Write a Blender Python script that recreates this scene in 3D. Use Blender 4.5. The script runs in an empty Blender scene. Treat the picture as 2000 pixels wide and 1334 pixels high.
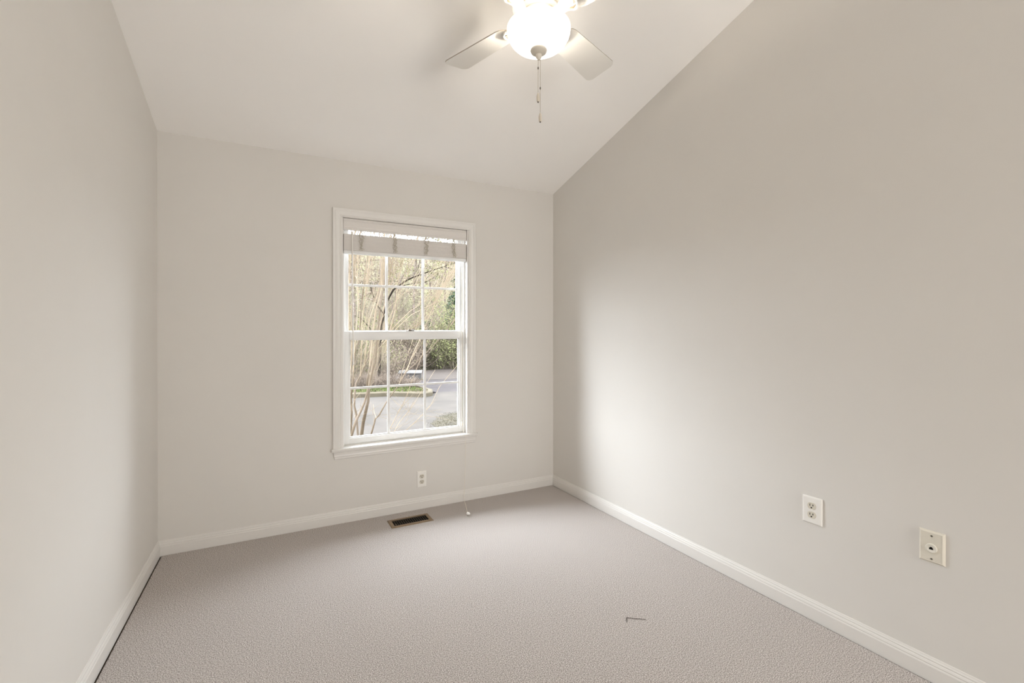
import bpy, bmesh, math, random
from mathutils import Vector, Matrix

PI = math.pi
S = bpy.context.scene
COL = S.collection

# ------------------------------------------------------------------ camera
cam_data = bpy.data.cameras.new('camera')
cam = bpy.data.objects.new('camera', cam_data)
COL.objects.link(cam)
cam_data.sensor_width = 36.0
cam_data.lens = 871.67 / 2000 * 36.0
cam_data.clip_start = 0.02
cam_data.clip_end = 500
cam.location = (0, 0, 1.2106)
cam.rotation_euler = (PI / 2 - 0.00248, 0, -0.48985)
S.camera = cam

# ------------------------------------------------------------------ daylight
SKY = 13.8
w = bpy.data.worlds.new('overcast_sky')
S.world = w
w.use_nodes = True
nt = w.node_tree
bg = nt.nodes['Background']
# overcast: brightest where the sun stands behind the cloud, dimmer towards the horizon
tc = nt.nodes.new('ShaderNodeTexCoord')
sx = nt.nodes.new('ShaderNodeSeparateXYZ')
nt.links.new(tc.outputs['Generated'], sx.inputs[0])
def wmath(op, a, b=None):
    n = nt.nodes.new('ShaderNodeMath')
    n.operation = op
    for i, v in enumerate((a, b)):
        if v is None:
            continue
        if isinstance(v, (int, float)):
            n.inputs[i].default_value = v
        else:
            nt.links.new(v, n.inputs[i])
    return n.outputs[0]
GLOW = Vector((-0.80, 0.50, 0.70)).normalized()
GLOW_POW, GLOW_AMT, BASE, ZEN = 7.0, 1.4, 0.68, 0.38
dt = nt.nodes.new('ShaderNodeVectorMath')
dt.operation = 'DOT_PRODUCT'
nt.links.new(tc.outputs['Generated'], dt.inputs[0])
dt.inputs[1].default_value = GLOW
glow = wmath('MULTIPLY', wmath('POWER', wmath('MAXIMUM', dt.outputs['Value'], 0.0), GLOW_POW), GLOW_AMT)
base = wmath('ADD', wmath('MULTIPLY', wmath('MAXIMUM', sx.outputs['Z'], 0.0), ZEN), BASE)
sky_v = wmath('ADD', glow, base)
mulc = nt.nodes.new('ShaderNodeMix')
mulc.data_type = 'RGBA'
mulc.blend_type = 'MULTIPLY'
mulc.inputs['Factor'].default_value = 1.0
mulc.inputs['A'].default_value = (0.95, 0.98, 1.05, 1)
nt.links.new(sky_v, mulc.inputs['B'])
nt.links.new(mulc.outputs['Result'], bg.inputs['Color'])
bg.inputs['Strength'].default_value = SKY

# portal in the window opening: guides sampling of the sky, gives no light itself
pl = bpy.data.lights.new('window_portal', 'AREA')
pl.shape = 'RECTANGLE'
pl.size, pl.size_y = 0.90, 1.55
pl.cycles.is_portal = True
po = bpy.data.objects.new('window_portal', pl)
COL.objects.link(po)
po.location = (0.849, 3.148 + 0.16, 1.27)
po.rotation_euler = (-PI / 2, 0, 0)

# added fill light on the unseen wall behind the camera
dl = bpy.data.lights.new('rear_fill_light', 'AREA')
dl.shape = 'RECTANGLE'
dl.size, dl.size_y = 0.88, 1.55
FILL = 80.0
dl.energy = FILL
dl.color = (1.0, 0.985, 0.95)
do = bpy.data.objects.new('rear_fill_light', dl)
COL.objects.link(do)
do.location = (1.58, -2.3 + 0.006, 1.27)
do.rotation_euler = (PI / 2, 0, 0)

# ------------------------------------------------------------------ exposure
vs = S.view_settings
vs.view_transform = 'Standard'
vs.look = 'None'
vs.exposure = 0.06
vs.gamma = 1.0
vs.use_curve_mapping = False
LAMP = 8.0        # watts of each bulb in the fan's bowl
BOWL = 2.0        # radiance of the lit glass bowl
S.cycles.max_bounces = 16
S.cycles.diffuse_bounces = 12
S.cycles.transparent_max_bounces = 24
S.cycles.sample_clamp_indirect = 8.0

# ------------------------------------------------------------------ room numbers
XL, XR, YB, YF = -0.578, 2.070, 3.148, -2.3
SLOPE = 0.245
def zc(x, y):
    return 2.388 + (x + 0.574) * 0.01855 + SLOPE * (YB - y)

# ------------------------------------------------------------------ materials
def mat(name, color, rough=0.6, spec=0.3, metal=0.0):
    m = bpy.data.materials.new(name)
    m.use_nodes = True
    b = m.node_tree.nodes['Principled BSDF']
    b.inputs['Base Color'].default_value = (*color, 1)
    b.inputs['Roughness'].default_value = rough
    b.inputs['Metallic'].default_value = metal
    b.inputs['Specular IOR Level'].default_value = spec
    return m

def noise_mat(name, stops, scale, rough=0.8, spec=0.2, detail=4.0, grain=0.5, bump=0.0, bump_scale=None, bump_dist=0.01, stretch=None):
    """Base colour from a noise through a colour ramp; optional fine bump."""
    m = mat(name, stops[0][1], rough, spec)
    t = m.node_tree
    b = t.nodes['Principled BSDF']
    tc = t.nodes.new('ShaderNodeTexCoord')
    src = tc.outputs['Object']
    if stretch:
        mp = t.nodes.new('ShaderNodeMapping')
        mp.inputs['Scale'].default_value = stretch
        t.links.new(src, mp.inputs['Vector'])
        src = mp.outputs['Vector']
    n = t.nodes.new('ShaderNodeTexNoise')
    n.inputs['Scale'].default_value = scale
    n.inputs['Detail'].default_value = detail
    n.inputs['Roughness'].default_value = grain
    t.links.new(src, n.inputs['Vector'])
    r = t.nodes.new('ShaderNodeValToRGB')
    els = r.color_ramp.elements
    while len(els) < len(stops):
        els.new(0.5)
    for e, (p, c) in zip(els, stops):
        e.position = p
        e.color = (*c, 1)
    t.links.new(n.outputs['Fac'], r.inputs['Fac'])
    t.links.new(r.outputs['Color'], b.inputs['Base Color'])
    if bump:
        n2 = t.nodes.new('ShaderNodeTexNoise')
        n2.inputs['Scale'].default_value = bump_scale or scale
        n2.inputs['Detail'].default_value = 3.0
        t.links.new(src, n2.inputs['Vector'])
        bp = t.nodes.new('ShaderNodeBump')
        bp.inputs['Strength'].default_value = bump
        bp.inputs['Distance'].default_value = bump_dist
        t.links.new(n2.outputs['Fac'], bp.inputs['Height'])
        t.links.new(bp.outputs['Normal'], b.inputs['Normal'])
    return m

M_WALL = noise_mat('wall_paint', [(0.35, (0.715, 0.694, 0.660)), (0.65, (0.725, 0.704, 0.670))], 3.0, 0.75, 0.15, bump=0.04, bump_scale=260, bump_dist=0.002)
M_REARDARK = noise_mat('light_absorbing_brown', [(0.3, (0.07, 0.042, 0.025)), (0.7, (0.12, 0.075, 0.045))], 6.0, 0.5, 0.3, stretch=(1, 1, 0.1))  # dark brown put on the unseen rear wall to cut bounced light
M_CEIL = noise_mat('ceiling_paint', [(0.35, (0.90, 0.885, 0.865)), (0.65, (0.91, 0.895, 0.875))], 3.0, 0.85, 0.1, bump=0.04, bump_scale=220, bump_dist=0.002)
M_TRIM = mat('trim_paint', (0.755, 0.735, 0.705), 0.35, 0.4)
M_VINYL = mat('window_vinyl', (0.84, 0.84, 0.83), 0.35, 0.4)
M_BLIND = mat('blind_white', (0.74, 0.71, 0.68), 0.4, 0.3)
M_CORD = mat('blind_cord', (0.80, 0.75, 0.66), 0.7, 0.1)
M_TAPE = mat('ladder_string', (0.56, 0.52, 0.44), 0.8, 0.1)
M_SUB = mat('subfloor', (0.10, 0.08, 0.06), 0.9, 0.05)
M_PLATE = mat('white_plastic', (0.86, 0.84, 0.80), 0.3, 0.45)
M_IVORY = mat('ivory_plastic', (0.74, 0.70, 0.61), 0.35, 0.4)
M_IVORY2 = mat('pale_ivory_plastic', (0.78, 0.75, 0.67), 0.35, 0.4)
M_RECEPT = mat('receptacle_plastic', (0.66, 0.62, 0.53), 0.35, 0.4)
M_SLOT = mat('dark_slot', (0.02, 0.018, 0.015), 0.6, 0.2)
M_STEEL = mat('screw_steel', (0.16, 0.15, 0.12), 0.4, 0.5, 0.6)
M_BRONZE = noise_mat('brown_register_enamel', [(0.3, (0.20, 0.135, 0.075)), (0.7, (0.27, 0.19, 0.115))], 20, 0.45, 0.4)
M_LOUVER = mat('dark_louver_enamel', (0.060, 0.042, 0.026), 0.5, 0.3)
M_BLACK = mat('duct_black', (0.008, 0.007, 0.006), 0.8, 0.1)
M_FAN = mat('fan_white_enamel', (0.86, 0.83, 0.78), 0.35, 0.4)
M_BLADE = mat('fan_blade_white', (0.75, 0.73, 0.69), 0.45, 0.3)
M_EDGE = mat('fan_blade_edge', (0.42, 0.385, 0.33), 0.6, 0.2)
M_FANDARK = mat('fan_gap_dark', (0.20, 0.16, 0.11), 0.7, 0.2)
M_PULL = mat('pull_cream', (0.64, 0.58, 0.49), 0.45, 0.3)
M_CHAIN = mat('chain_metal', (0.55, 0.50, 0.43), 0.35, 0.5, 0.7)
M_FINIAL = mat('finial_enamel', (0.66, 0.61, 0.53), 0.4, 0.4)
M_HINGE = mat('lock_metal', (0.16, 0.14, 0.12), 0.4, 0.5, 0.6)
M_THREAD = mat('dark_thread', (0.07, 0.05, 0.04), 0.9, 0.05)

# carpet: short cut pile, speckled taupe and pale grey, real relief from bump
M_CARPET = noise_mat('carpet_pile', [(0.37, (0.17, 0.145, 0.13)), (0.50, (0.47, 0.43, 0.405)), (0.62, (0.86, 0.82, 0.79))], 280, 0.95, 0.05, detail=3.0, grain=0.75, bump=0.5, bump_scale=400, bump_dist=0.004)

def glass_mat():
    m = bpy.data.materials.new('window_glass')
    m.use_nodes = True
    t = m.node_tree
    t.nodes.remove(t.nodes['Principled BSDF'])
    o = t.nodes['Material Output']
    tr = t.nodes.new('ShaderNodeBsdfTransparent')
    tr.inputs['Color'].default_value = (0.97, 0.985, 0.98, 1)
    gl = t.nodes.new('ShaderNodeBsdfGlossy')
    gl.inputs['Roughness'].default_value = 0.0
    fr = t.nodes.new('ShaderNodeFresnel')
    fr.inputs['IOR'].default_value = 1.07
    mx = t.nodes.new('ShaderNodeMixShader')
    t.links.new(fr.outputs[0], mx.inputs[0])
    t.links.new(tr.outputs[0], mx.inputs[1])
    t.links.new(gl.outputs[0], mx.inputs[2])
    t.links.new(mx.outputs[0], o.inputs['Surface'])
    return m
M_GLASS = glass_mat()

def bowl_mat():
    m = bpy.data.materials.new('lit_alabaster_glass')
    m.use_nodes = True
    t = m.node_tree
    b = t.nodes['Principled BSDF']
    b.inputs['Base Color'].default_value = (0.34, 0.32, 0.28, 1)
    b.inputs['Roughness'].default_value = 0.3
    b.inputs['Emission Color'].default_value = (1.0, 0.94, 0.86, 1)
    b.inputs['Emission Strength'].default_value = BOWL
    return m
M_BOWL = bowl_mat()

# ------------------------------------------------------------------ mesh helpers
def tag(o, label=None, cat=None, group=None, kind=None):
    if label: o['label'] = label
    if cat: o['category'] = cat
    if group: o['group'] = group
    if kind: o['kind'] = kind
    return o

def empty(name, loc=(0, 0, 0), rot=(0, 0, 0)):
    o = bpy.data.objects.new(name, None)
    o.empty_display_size = 0.05
    COL.objects.link(o)
    o.location = loc
    o.rotation_euler = rot
    return o

class MB:
    """Collects shapes in one bmesh, then links them as ONE object."""
    def __init__(self):
        self.bm = bmesh.new()

    def box(self, a, b, bevel=0.0, seg=2, M=None):
        bm = self.bm
        vs_ = [bm.verts.new(((a, b)[i][0], (a, b)[j][1], (a, b)[k][2])) for i in (0, 1) for j in (0, 1) for k in (0, 1)]
        q = [(0, 1, 3, 2), (4, 6, 7, 5), (0, 4, 5, 1), (2, 3, 7, 6), (0, 2, 6, 4), (1, 5, 7, 3)]
        fs = [bm.faces.new([vs_[i] for i in f]) for f in q]
        if bevel:
            es = list({e for f in fs for e in f.edges})
            r = bmesh.ops.bevel(bm, geom=es, offset=bevel, segments=seg, affect='EDGES', profile=0.5)
            vs_ = list({v for f in r['faces'] for v in f.verts} | {v for v in vs_ if v.is_valid})
        if M is not None:
            for v in vs_:
                v.co = M @ v.co
        return self

    def hexa(self, v8):
        """Eight corners: bottom four (ccw), then top four."""
        vs_ = [self.bm.verts.new(v) for v in v8]
        for f in [(3, 2, 1, 0), (4, 5, 6, 7), (0, 1, 5, 4), (1, 2, 6, 5), (2, 3, 7, 6), (3, 0, 4, 7)]:
            self.bm.faces.new([vs_[i] for i in f])
        return self

    def loft(self, rings, closed_ring=True, caps=True):
        rs = [[self.bm.verts.new(p) for p in r] for r in rings]
        n = len(rs[0])
        for a, b in zip(rs, rs[1:]):
            for i in range(n if closed_ring else n - 1):
                j = (i + 1) % n
                try:
                    self.bm.faces.new((a[i], a[j], b[j], b[i]))
                except ValueError:
                    pass
        if caps and closed_ring:
            for r in (rs[0], rs[-1]):
                try:
                    self.bm.faces.new(r)
                except ValueError:
                    pass
        return self

    def lathe(self, prof, n=40, c=(0, 0, 0)):
        """prof: (radius, z) pairs; radius 0 closes the end."""
        rings = []
        for r, z in prof:
            if r <= 1e-6:
                rings.append([self.bm.verts.new((c[0], c[1], c[2] + z))])
            else:
                rings.append([self.bm.verts.new((c[0] + r * math.cos(2 * PI * i / n), c[1] + r * math.sin(2 * PI * i / n), c[2] + z)) for i in range(n)])
        for a, b in zip(rings, rings[1:]):
            for i in range(n):
                j = (i + 1) % n
                if len(a) == 1 and len(b) == 1:
                    continue
                if len(a) == 1:
                    self.bm.faces.new((a[0], b[j], b[i]))
                elif len(b) == 1:
                    self.bm.faces.new((a[i], a[j], b[0]))
                else:
                    self.bm.faces.new((a[i], a[j], b[j], b[i]))
        return self

    def tube(self, pts, rad, n=6, caps=True):
        pts = [Vector(p) for p in pts]
        if not hasattr(rad, '__len__'):
            rad = [rad] * len(pts)
        rings = []
        u = None
        for i, p in enumerate(pts):
            d = (pts[min(i + 1, len(pts) - 1)] - pts[max(i - 1, 0)]).normalized()
            if u is None:
                up = Vector((0, 0, 1)) if abs(d.z) < 0.9 else Vector((1, 0, 0))
                u = d.cross(up).normalized()
            else:                                  # carry the frame along, no twist
                u = u - d * u.dot(d)
                u = u.normalized() if u.length > 1e-6 else d.orthogonal().normalized()
            v = d.cross(u)
            rings.append([p + (u * math.cos(2 * PI * k / n) + v * math.sin(2 * PI * k / n)) * rad[i] for k in range(n)])
        return self.loft(rings, True, caps)

    def prism(self, poly, axis_vec, at=(0, 0, 0), ux=(1, 0, 0), uy=(0, 0, 1)):
        """Polygon in the plane (ux, uy) extruded along axis_vec."""
        at, ux, uy, ax = Vector(at), Vector(ux), Vector(uy), Vector(axis_vec)
        a = [at + ux * p[0] + uy * p[1] for p in poly]
        return self.loft([a, [p + ax for p in a]])

    def quad(self, c, u, v):
        c, u, v = Vector(c), Vector(u), Vector(v)
        vs_ = [self.bm.verts.new(c + p) for p in (-u - v, u - v, u + v, -u + v)]
        self.bm.faces.new(vs_)
        return self

    def leaf(self, c, u, v):
        """A pointed leaf bent along its midrib: real thickness comes from the fold."""
        c, u, v = Vector(c), Vector(u), Vector(v)
        n = u.cross(v)
        n = n.normalized() * v.length * 0.4 if n.length > 0 else n
        b = self.bm
        p = [b.verts.new(q) for q in (c - u, c + v + n, c + u, c - v + n)]
        b.faces.new((p[0], p[1], p[2]))
        b.faces.new((p[0], p[2], p[3]))
        return self

    def warp(self, fn):
        for v in self.bm.verts:
            v.co = fn(v.co)
        return self

    def build(self, name, material, parent=None, smooth=None, at=None):
        bmesh.ops.recalc_face_normals(self.bm, faces=self.bm.faces)
        me = bpy.data.meshes.new(name)
        self.bm.to_mesh(me)
        self.bm.free()
        me.materials.append(material)
        o = bpy.data.objects.new(name, me)
        COL.objects.link(o)
        if smooth is not None:
            for p in me.polygons:
                p.use_smooth = True
            me.set_sharp_from_angle(angle=math.radians(smooth))
        if parent is not None:
            o.parent = parent
        if at is not None:
            o.location = at
        return o

def struct(mb, name, material, parent=None, smooth=None):
    o = mb.build(name, material, parent, smooth)
    o['kind'] = 'structure'
    return o

# ------------------------------------------------------------------ room shell
WX0, WX1, WZ0, WZ1 = 0.396, 1.302, 0.490, 2.050        # window opening
def tilt(v, xc=0.849):
    """The window hangs a hair out of level, like the ceiling line above it."""
    s = 0.010 + 0.006 * (v[2] - 0.49)
    return Vector((v[0], v[1], v[2] + (v[0] - xc) * s))

T = 0.16
mb = MB()
mb.hexa([(XL - T, YF - T, -0.012 - 0.2), (XR + T, YF - T, -0.212), (XR + T, YB + T, -0.212), (XL - T, YB + T, -0.212),
         (XL - T, YF - T, -0.012), (XR + T, YF - T, -0.012), (XR + T, YB + T, -0.012), (XL - T, YB + T, -0.012)])
struct(mb, 'floor_subfloor', M_SUB)

# fitted carpet: a slab with rolled-over edges, a few mm short of the side baseboards
g = 0.017
x0, x1, y0, y1 = XL + g, XR - g + 0.002, YF + g, YB - 0.0135
mb = MB()
rings = []
for inset, z in ((0.0, -0.012), (0.0, -0.006), (0.002, -0.0025), (0.006, -0.0005), (0.012, 0.0)):
    rings.append([(x0 + inset, y0 + inset, z), (x1 - inset, y0 + inset, z), (x1 - inset, y1 - inset * 0.3, z), (x0 + inset, y1 - inset * 0.3, z)])
mb.loft(rings)
struct(mb, 'floor', M_CARPET)

def roofed(xa, xb, ya, yb, z0=-0.212):
    return [(xa, ya, z0), (xb, ya, z0), (xb, yb, z0), (xa, yb, z0),
            (xa, ya, zc(xa, ya) + 0.02), (xb, ya, zc(xb, ya) + 0.02), (xb, yb, zc(xb, yb) + 0.02), (xa, yb, zc(xa, yb) + 0.02)]

struct(MB().hexa(roofed(XL - T, XL, YF - T, YB + T)), 'wall_left', M_WALL)
struct(MB().hexa(roofed(XR, XR + T, YF - T, YB + T)), 'wall_right', M_WALL)
struct(MB().hexa(roofed(XL, XR, YF - T, YF)), 'wall_front', M_REARDARK)
mb = MB()
def tz(x, z):
    return tilt((x, 0, z)).z
for (xa, xb, za, zb) in ((XL, WX0, None, None), (WX1, XR, None, None)):
    mb.hexa(roofed(xa, xb, YB, YB + T))
mb.hexa([(WX0, YB, -0.212), (WX1, YB, -0.212), (WX1, YB + T, -0.212), (WX0, YB + T, -0.212),
         (WX0, YB, tz(WX0, WZ0)), (WX1, YB, tz(WX1, WZ0)), (WX1, YB + T, tz(WX1, WZ0)), (WX0, YB + T, tz(WX0, WZ0))])
mb.hexa([(WX0, YB, tz(WX0, WZ1)), (WX1, YB, tz(WX1, WZ1)), (WX1, YB + T, tz(WX1, WZ1)), (WX0, YB + T, tz(WX0, WZ1)),
         (WX0, YB, zc(WX0, YB) + .02), (WX1, YB, zc(WX1, YB) + .02), (WX1, YB + T, zc(WX1, YB) + .02), (WX0, YB + T, zc(WX0, YB) + .02)])
struct(mb, 'wall_back', M_WALL)

mb = MB()
cx = [(XL - T, YF - T), (XR + T, YF - T), (XR + T, YB + T), (XL - T, YB + T)]
mb.hexa([(x, y, zc(x, y)) for x, y in cx] + [(x, y, zc(x, y) + 0.2) for x, y in cx])
struct(mb, 'ceiling', M_CEIL)

# baseboards: stepped colonial profile (thickness, height), mitred in the corners
BP = [(0.0, -0.004), (0.013, -0.004), (0.013, 0.0505), (0.0118, 0.054), (0.0105, 0.056), (0.0112, 0.060), (0.0088, 0.066), (0.0065, 0.068), (0.0068, 0.072), (0.0042, 0.0765), (0.003, 0.081), (0.0, 0.082)]
def baseboard(name, p0, p1, n, m0, m1):
    """p0 to p1 along the wall, n = unit into the room; m0, m1 = +-1 shifts the end with thickness (mitre)."""
    p0, p1, n = Vector(p0), Vector(p1), Vector(n)
    d = (p1 - p0).normalized()
    a = [p0 + n * t + d * (t * m0) + Vector((0, 0, z)) for t, z in BP]
    b = [p1 + n * t - d * (t * m1) + Vector((0, 0, z)) for t, z in BP]
    struct(MB().loft([a, b]), name, M_TRIM)
baseboard('baseboard_back', (XL, YB, 0), (XR, YB, 0), (0, -1, 0), 1, 1)
baseboard('baseboard_left', (XL, YF, 0), (XL, YB, 0), (1, 0, 0), 1, 1)
baseboard('baseboard_right', (XR, YF, 0), (XR, YB, 0), (-1, 0, 0), 1, 1)
baseboard('baseboard_front', (XL, YF, 0), (XR, YF, 0), (0, 1, 0), 1, 1)

# ------------------------------------------------------------------ window
win = empty('window_1', (0, 0, 0))
win['kind'] = 'structure'
def wpart(mb_, name, material, parent=None, smooth=None):
    o = mb_.warp(tilt).build(name, material, parent or win, smooth)
    o['kind'] = 'structure'
    return o
D = YB
# casing: colonial profile swept round three sides, mitred
CP = [(0.0, 0.0), (0.0, 0.008), (0.004, 0.0105), (0.009, 0.0095), (0.013, 0.012), (0.030, 0.0135), (0.040, 0.0175), (0.047, 0.0165), (0.052, 0.018), (0.056, 0.0165), (0.057, 0.0)]
mb = MB()
ZB = 0.500
rings = [[(WX0 - u, D - v, ZB) for u, v in CP], [(WX0 - u, D - v, WZ1 - 0.012 + u) for u, v in CP],
         [(WX1 + u, D - v, WZ1 - 0.012 + u) for u, v in CP], [(WX1 + u, D - v, ZB) for u, v in CP]]
mb.loft(rings)
wpart(mb, 'casing', M_TRIM, smooth=25)
# stool with horns, and the moulded apron under it
mb = MB()
sp = [(0.33, D - 0.036), (1.374, D - 0.036), (1.374, D), (WX1, D), (WX1, D + 0.05), (WX0, D + 0.05), (WX0, D), (0.33, D)]
mb.loft([[(x, y, 0.4835) for x, y in sp], [(x, y, 0.500) for x, y in sp]])
bmesh.ops.bevel(mb.bm, geom=[e for e in mb.bm.edges if all(v.co.y < D - 0.03 for v in e.verts)], offset=0.005, segments=3, affect='EDGES')
wpart(mb, 'sill_stool', M_TRIM, smooth=35)
AP = [(0.0, 0.4845), (0.017, 0.4845), (0.017, 0.478), (0.014, 0.472), (0.0125, 0.458), (0.0145, 0.447), (0.011, 0.443), (0.0115, 0.434), (0.007, 0.428), (0.006, 0.424), (0.0, 0.424)]
mb = MB()
mb.loft([[(0.342 + (0.4845 - z) * 0.18, D - t, z) for t, z in AP], [(1.362 - (0.4845 - z) * 0.18, D - t, z) for t, z in AP]])
wpart(mb, 'apron', M_TRIM)
# jamb lining and vinyl frame
mb = MB()
mb.box((WX0 - .001, D - 0.002, WZ0), (WX0 + 0.010, D + 0.14, WZ1))
mb.box((WX1 - 0.010, D - 0.002, WZ0), (WX1 + .001, D + 0.14, WZ1))
mb.box((WX0, D - 0.002, WZ1 - 0.012), (WX1, D + 0.14, WZ1 + .001))
mb.box((WX0, D + 0.04, WZ0 - 0.001), (WX1, D + 0.15, WZ0 + 0.016))
wpart(mb, 'jamb', M_TRIM)
mb = MB()
for xa, xb in ((WX0 + 0.010, WX0 + 0.024), (WX1 - 0.024, WX1 - 0.010)):
    mb.box((xa, D + 0.042, WZ0 + .016), (xb, D + 0.052, WZ1 - 0.012), 0.002)
    mb.box((xa, D + 0.090, WZ0 + .016), (xb, D + 0.098, WZ1 - 0.012), 0.002)
mb.box((WX0 + 0.010, D + 0.090, WZ1 - 0.025), (WX1 - 0.010, D + 0.14, WZ1 - 0.012), 0.003)
wpart(mb, 'sash_track', M_VINYL)

def sash(name, ya, yb, z0, z1, gx0, gx1, gz0, gz1, zm=None):
    X0, X1 = WX0 + 0.0115, WX1 - 0.0115
    mb_ = MB()
    mb_.box((X0, ya, z0), (gx0, yb, z1), 0.003)
    mb_.box((gx1, ya, z0), (X1, yb, z1), 0.003)
    mb_.box((gx0 - .003, ya, z0), (gx1 + .003, yb, gz0), 0.003)
    mb_.box((gx0 - .003, ya, gz1), (gx1 + .003, yb, z1), 0.003)
    # glazing bead, a thinner inner lip
    ym = (ya + yb) / 2
    bw = 0.007
    mb_.box((gx0 - .002, ya + .008, gz0), (gx0 + bw, yb - .006, gz1), 0.002)
    mb_.box((gx1 - bw, ya + .008, gz0), (gx1 + .002, yb - .006, gz1), 0.002)
    mb_.box((gx0, ya + .008, gz0 - .002), (gx1, yb - .006, gz0 + bw), 0.002)
    mb_.box((gx0, ya + .008, gz1 - bw), (gx1, yb - .006, gz1 + .002), 0.002)
    s_ = wpart(mb_, name, M_VINYL, smooth=35)
    mb_ = MB()
    for k in (1, 2):
        xm = gx0 + (gx1 - gx0) * k / 3
        mb_.box((xm - 0.009, ym - 0.004, gz0), (xm + 0.009, ym + 0.004, gz1), 0.0025)
    zm = zm or (gz0 + gz1) / 2
    mb_.box((gx0, ym - 0.0035, zm - 0.008), (gx1, ym + 0.0035, zm + 0.008), 0.0025)
    wpart(mb_, 'grille', M_VINYL, s_, 35)
    mb_ = MB()
    mb_.box((gx0 - .001, ym + 0.0055, gz0 - .001), (gx1 + .001, ym + 0.0085, gz1 + .001))
    wpart(mb_, 'glass_pane', M_GLASS, s_)
    return s_
lower = sash('lower_sash', D + 0.055, D + 0.088, 0.506, 1.2775, 0.4535, 1.2505, 0.5475, 1.224)
upper = sash('upper_sash', D + 0.100, D + 0.132, 1.232, 2.030, 0.4475, 1.2535, 1.277, 1.992, 1.601)
mb = MB()
lx, lz = 0.872, 1.2775
mb.box((lx - .030, D + .060, lz), (lx + .030, D + .084, lz + .004), .0015)
mb.lathe([(0, .012), (.010, .012), (.0115, .009), (.0115, .004)], 16, (lx, D + .072, lz))
mb.tube([(lx, D + .070, lz + .008), (lx + .018, D + .064, lz + .009), (lx + .030, D + .060, lz + .007)], [.004, .0035, .003], 8)
wpart(mb, 'sash_lock', M_HINGE, lower, 35)

# unseen window frame added round the rear fill light: casing, sashes and grille
fill_frame = empty('fill_light_frame', (1.58, YF, 0), (0, 0, -PI / 2))
fill_frame['kind'] = 'structure'
def ring_yz(mb_, hw, z0, z1, wd, xa, xb):
    mb_.box((xa, -hw - wd, z0 - wd), (xb, -hw, z1 + wd), .003)
    mb_.box((xa, hw, z0 - wd), (xb, hw + wd, z1 + wd), .003)
    mb_.box((xa, -hw, z0 - wd), (xb, hw, z0), .003)
    mb_.box((xa, -hw, z1), (xb, hw, z1 + wd), .003)
mb = MB()
ring_yz(mb, .45, .49, 2.05, .057, -.017, 0)
o = mb.build('casing', M_TRIM, fill_frame)
o['kind'] = 'structure'
mb = MB()
ring_yz(mb, .40, .545, 1.245, .045, -.030, -.012)
ring_yz(mb, .40, 1.300, 2.000, .045, -.024, -.008)
for z0, z1 in ((.545, 1.245), (1.300, 2.000)):
    for y in (-.133, .133):
        mb.box((-.021, y - .009, z0), (-.014, y + .009, z1), .002)
    mb.box((-.021, -.40, (z0 + z1) / 2 - .008), (-.014, .40, (z0 + z1) / 2 + .008), .002)
o = mb.build('sashes', M_VINYL, fill_frame)
o['kind'] = 'structure'

# ------------------------------------------------------------------ blind
bl = empty('window_blind', (0, 0, 0))
tag(bl, 'white slatted window blind pulled up to the top of the window', 'blind')
def bpart(mb_, name, material, parent=None, smooth=None):
    return mb_.warp(tilt).build(name, material, parent or bl, smooth)
mb = MB()
vp = [(0.0, 1.960), (0.004, 1.958), (0.010, 1.960), (0.012, 1.967), (0.009, 1.975), (0.012, 1.985), (0.0125, 2.015), (0.009, 2.024), (0.012, 2.031), (0.010, 2.036), (0.0, 2.036)]
mb.loft([[(WX0 + 0.0125, D + 0.018 - t, z) for t, z in vp], [(WX1 - 0.0125, D + 0.018 - t, z) for t, z in vp]])
bpart(mb, 'valance', M_BLIND)
mb = MB()
mb.box((WX0 + 0.014, D + 0.0185, 1.992), (WX1 - 0.014, D + 0.053, 2.034), 0.002)
bpart(mb, 'headrail', M_BLIND)
random.seed(4)
mb = MB()
NS = 31
for k in range(NS):
    z = 1.822 + k * 0.00355
    j = random.uniform(-.0012, .0012)
    mb.box((WX0 + 0.0145, D + 0.004 + j, z), (WX1 - 0.0145, D + 0.052 + j, z + 0.0034), 0.0008, 1)
bpart(mb, 'slat_stack', M_BLIND)
mb = MB()
mb.box((WX0 + 0.0145, D + 0.003, 1.803), (WX1 - 0.0145, D + 0.0525, 1.8215), 0.004, 2)
bpart(mb, 'bottom_rail', M_VINYL, smooth=35)  # whiter than the slats, standing in for light on its underside
for xl in (0.524, 0.750, 0.975, 1.186):
    mb = MB()
    for side in (-1, 0, 1):
        pts = []
        for k in range(15):
            z = 1.826 + k * 0.0076
            pts.append((xl + side * 0.008 + random.uniform(-.011, .011), D - 0.001 - random.uniform(0, .006), z))
        pts.append((xl + side * .004, D + .006, 1.945))
        pts.append((xl + side * .003, D + .014, 1.968))
        mb.tube(pts, 0.0019, 5)
    bpart(mb, 'ladder_string', M_TAPE, smooth=60)
mb = MB()
wx, wy = 0.4635, D - 0.004
mb.tube([(wx, D + .012, 1.975), (wx, wy + .004, 1.960), (wx, wy, 1.945)], 0.0016, 6)
mb.tube([(wx, wy, 1.948), (wx, wy, 1.940), (wx + .002, wy, 1.50), (wx + .006, wy, 1.075), (wx + .006, wy, 1.060), (wx + .0062, wy, 1.048)], [.003, .0046, .0046, .0046, .0055, .003], 8)
bpart(mb, 'tilt_wand', M_PLATE, smooth=50)
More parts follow.
